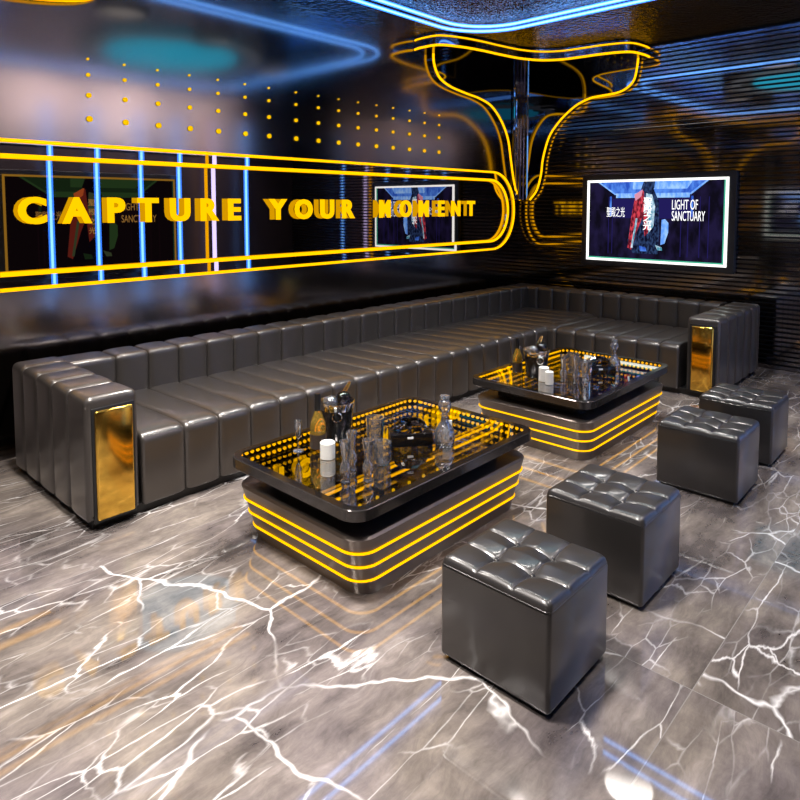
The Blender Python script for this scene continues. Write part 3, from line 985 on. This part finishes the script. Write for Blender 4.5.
def spirit_bottle(x, y, label, s=1.0):
    t = thing('spirit_bottle', label, 'bottle', (x, y, TT), 'small spirit bottles')
    P_ = lambda L: [(r * s, z * s) for r, z in L]
    lathe_obj('glass_body', P_([(.036, 0), (.040, .006), (.040, .125), (.034, .150), (.020, .185), (.014, .205), (.0135, .222), (.010, .222), (.012, .20)]), M['amber'], t)
    lathe_obj('label_band', P_([(.0408, .012), (.0412, .014), (.0412, .082), (.0408, .084)]), M['label'], t)['label'] = 'dark wrap label'
    lathe_obj('neck_cap', P_([(.0155, .200), (.0165, .202), (.0165, .282), (.015, .286)]), M['cap'], t)
    return t
def candle(x, y, h, r, label, glass=False):
    t = thing('pillar_candle', label, 'candle', (x, y, TT), 'white candles')
    lathe_obj('wax', [(r - .002, 0), (r, .002), (r, h - .003), (r - .004, h), (.004, h - .002)], M['wax'], t)
    b = MB(); b.tube([(x, y, TT + h - .004), (x + .001, y, TT + h + .008)], .0012, 6); b.build('wick', M['cap'], t)
    return t
def vase_glass(x, y, h, label, s=1.0):
    r = s
    b = MB()
    pr = [(.026, 0), (.030, .004), (.020, .020), (.030, .040), (.034, .055), (.030, .072), (.019, .090), (.020, .110), (.027, .150), (.034, .185), (.032, .185), (.025, .15), (.0175, .110), (.0165, .095)]
    b.lathe((x, y, TT), [(a * r, z * h / .185) for a, z in pr], 28)
    return tag(b.build('cocktail_glass', M['glass'], loc=(x, y, TT), angle=60), label, 'glass', 'waisted clear glasses')
def tumbler(x, y, h, r, label):
    b = MB()
    seg = 20
    rings = []
    for rr, z in [(r * .80, 0), (r * .86, .004), (r * .92, h * .35), (r, h), (r * .93, h), (r * .85, h * .35), (r * .78, .012)]:
        rings.append([(x + rr * (1 + (.035 if i % 2 else 0)) * cos(2 * pi * i / seg), y + rr * (1 + (.035 if i % 2 else 0)) * sin(2 * pi * i / seg), TT + z) for i in range(seg)])
    b.loft(rings, True, True, True)
    return tag(b.build('tumbler', M['glass'], loc=(x, y, TT), smooth=False), label, 'glass', 'cut glass tumblers')
def slim_glass(x, y, label):
    b = MB()
    b.lathe((x, y, TT), [(.028, 0), (.028, .003), (.005, .010), (.004, .060), (.010, .070), (.018, .090), (.021, .130), (.019, .165), (.0178, .165), (.0195, .130), (.0165, .092), (.004, .074)], 24)
    return tag(b.build('champagne_flute', M['glass'], loc=(x, y, TT), angle=60), label, 'glass', 'slim flutes')
def keepsake_box(x, y, rz, label):
    t = thing('tissue_box', label, 'box', (x, y, TT), 'black lacquer boxes')
    R = Matrix.Rotation(rz, 3, 'Z')
    b = MB(); b.box((x, y, TT + .035), (.23, .13, .07), .006, 2, rot=R); b.build('box_body', M['lacquer'], t)
    b = MB(); b.box(Vector((x, y, TT + .05)) + R @ Vector((-.01, -.0655, 0)), (.032, .003, .012), .001, 1, rot=R); b.build('badge', M['card'], t)['label'] = 'small white badge'
    return t
def ashtray(x, y, rz, label):
    """faceted dark crystal dish lying on the box"""
    b = MB()
    z0 = TT + .0705
    R = Matrix.Rotation(rz, 3, 'Z')
    rings = []
    for kx, ky, z in [(.098, .052, 0), (.102, .056, .010), (.088, .050, .040), (.055, .036, .062), (.048, .030, .062), (.040, .022, .030)]:
        rings.append([R @ Vector((kx * cos(2 * pi * i / 10 + .3), ky * sin(2 * pi * i / 10 + .3), z)) + Vector((x, y, z0)) for i in range(10)])
    b.loft(rings, True, True, True)
    return tag(b.build('crystal_ashtray', M['darkglass'], loc=(x, y, z0), smooth=False), label, 'ashtray', 'crystal ashtrays')
def decanter(x, y, label, s=1.0):
    t = thing('decanter', label, 'decanter', (x, y, TT), 'clear decanters')
    S_ = lambda L: [(r * s, z * s) for r, z in L]
    lathe_obj('bottle', S_([(.036, 0), (.042, .005), (.046, .040), (.042, .075), (.026, .100), (.017, .112), (.0155, .135), (.020, .140), (.016, .140), (.012, .115), (.022, .098), (.037, .072), (.041, .040), (.036, .014)]), M['glass'], t, angle=60)
    lathe_obj('stopper', S_([(.011, .142), (.012, .150), (.024, .160), (.031, .182), (.024, .205), (.014, .212), (.022, .216), (.022, .228), (.018, .230)]), M['glass'], t, angle=50)
    return t
def place_card(x, y, label):
    b = MB(); b.box((x, y, TT + .035), (.006, .052, .07), .001, 1, rot=Matrix.Rotation(radians(40), 3, 'Z'))
    return tag(b.build('place_card', M['card'], loc=(x, y, TT)), label, 'card')

def arrange(pos, near):
    w = 'nearer table' if near else 'far table'
    ice_bucket(*pos['bucket'], f'dark metal ice bucket with silver rim on the {w}')
    bx, by = pos['bucket']
    ice_ball(bx - .035, by + .012, TT + .200, .042, f'clear ice ball in the bucket on the {w}', 'glass')
    ice_ball(bx + .030, by - .020, TT + .215, .046, f'smoky dark ball beside the clear one in the bucket on the {w}', 'darkglass')
    tongs(bx + .030, by + .045, TT + .15, f'gold ice tongs sticking out of the bucket on the {w}')
    spirit_bottle(*pos['bottle'], f'small amber spirit bottle with black neck on the {w}', pos.get('bs', 1))
    for k, (x, y, h, r) in enumerate(pos['candles']):
        candle(x, y, h, r, pos['candle_labels'][k])
    for k, (x, y, h) in enumerate(pos['vases']):
        vase_glass(x, y, h, pos['vase_labels'][k], pos.get('vs', 1))
    for k, (x, y, h, r) in enumerate(pos['tumblers']):
        tumbler(x, y, h, r, pos['tumbler_labels'][k])
    slim_glass(*pos['flute'], f'slim clear flute standing at the left end of the {w}')
    keepsake_box(*pos['box'], f'flat black lacquer box with white badge on the {w}')
    ashtray(*pos['box'], f'dark cut crystal ashtray lying on the black box of the {w}')
    decanter(*pos['decanter'], f'clear glass decanter with ball stopper on the {w}', pos.get('ds', 1))
arrange(dict(bucket=(2.385, 2.695), bottle=(2.195, 2.635), bs=1.06,
             candles=[(2.150, 2.505, .085, .039)], candle_labels=['white pillar candle on the nearer table, before the ice bucket'],
             vases=[(2.013, 2.218, .20), (2.129, 2.298, .195), (2.095, 2.150, .20)], vs=.80,
             vase_labels=['waisted clear glass nearest the front left corner of the nearer table', 'waisted clear glass behind the other two on the nearer table', 'waisted clear glass right of the front pair on the nearer table'],
             tumblers=[(2.497, 2.506, .13, .050), (2.292, 2.251, .11, .047)],
             tumbler_labels=['cut glass tumbler at the left end of the black box on the nearer table', 'cut glass tumbler beside the waisted glasses on the nearer table'],
             flute=(2.105, 2.690), box=(2.600, 2.335, radians(-38)), decanter=(2.690, 2.165), ds=1.22), True)
place_card(2.87, 2.29, 'small upright white card standing near the decanter on the nearer table')
arrange(dict(bucket=(4.290, 2.560), bottle=(4.300, 2.735), bs=.95,
             candles=[(4.215, 2.450, .105, .038), (4.165, 2.375, .095, .030)],
             candle_labels=['wider taller white candle beside the bucket on the far table', 'narrower shorter white candle in front of the wider one on the far table'],
             vases=[(4.300, 2.335, .20), (4.310, 2.235, .20), (4.260, 2.135, .19)], vs=.85,
             vase_labels=['waisted clear glass closest to the candles on the far table', 'waisted clear glass in the middle of three on the far table', 'waisted clear glass nearest the front edge of the far table'],
             tumblers=[(4.602, 2.417, .15, .046), (4.520, 2.265, .13, .046)],
             tumbler_labels=['tall cut glass tumbler standing behind the waisted glasses on the far table', 'shorter cut glass tumbler touching the row of waisted glasses on the far table'],
             flute=(4.480, 2.840), box=(4.690, 2.250, radians(-38)), decanter=(4.860, 2.200), ds=1.08), False)


# ------------------------------------------------------------------ world, camera, colour management
w = bpy.data.worlds.new('world'); SC.world = w
w.use_nodes = True
w.node_tree.nodes['Background'].inputs[0].default_value = (.02, .02, .03, 1)
w.node_tree.nodes['Background'].inputs[1].default_value = .3

F_, PX, PY, PITCH, YAW = 649., 400., 250., radians(3.9), radians(42.85)
cam = bpy.data.cameras.new('camera')
cam.sensor_fit = 'HORIZONTAL'; cam.sensor_width = 36
cam.lens = F_ / 800 * 36
cam.shift_x = (400 - PX) / 800
cam.shift_y = (PY - 400) / 800
cam.clip_start = .02
co = bpy.data.objects.new('camera', cam); COL.objects.link(co)
fw = Vector((cos(YAW) * cos(PITCH), sin(YAW) * cos(PITCH), -sin(PITCH)))
co.rotation_euler = fw.to_track_quat('-Z', 'Y').to_euler()
co.location = (0, 0, 1.75)
SC.camera = co
SC.view_settings.view_transform = 'Standard'
SC.view_settings.look = 'None'
SC.view_settings.exposure = 0.0
SC.view_settings.gamma = 1.0
SC.view_settings.use_curve_mapping = False
SC.cycles.use_denoising = True
SC.cycles.max_bounces = 14
SC.cycles.glossy_bounces = 8
SC.cycles.transmission_bounces = 12
SC.cycles.transparent_max_bounces = 24
SC.cycles.caustics_reflective = False
SC.cycles.caustics_refractive = False
SC.cycles.sample_clamp_indirect = 6
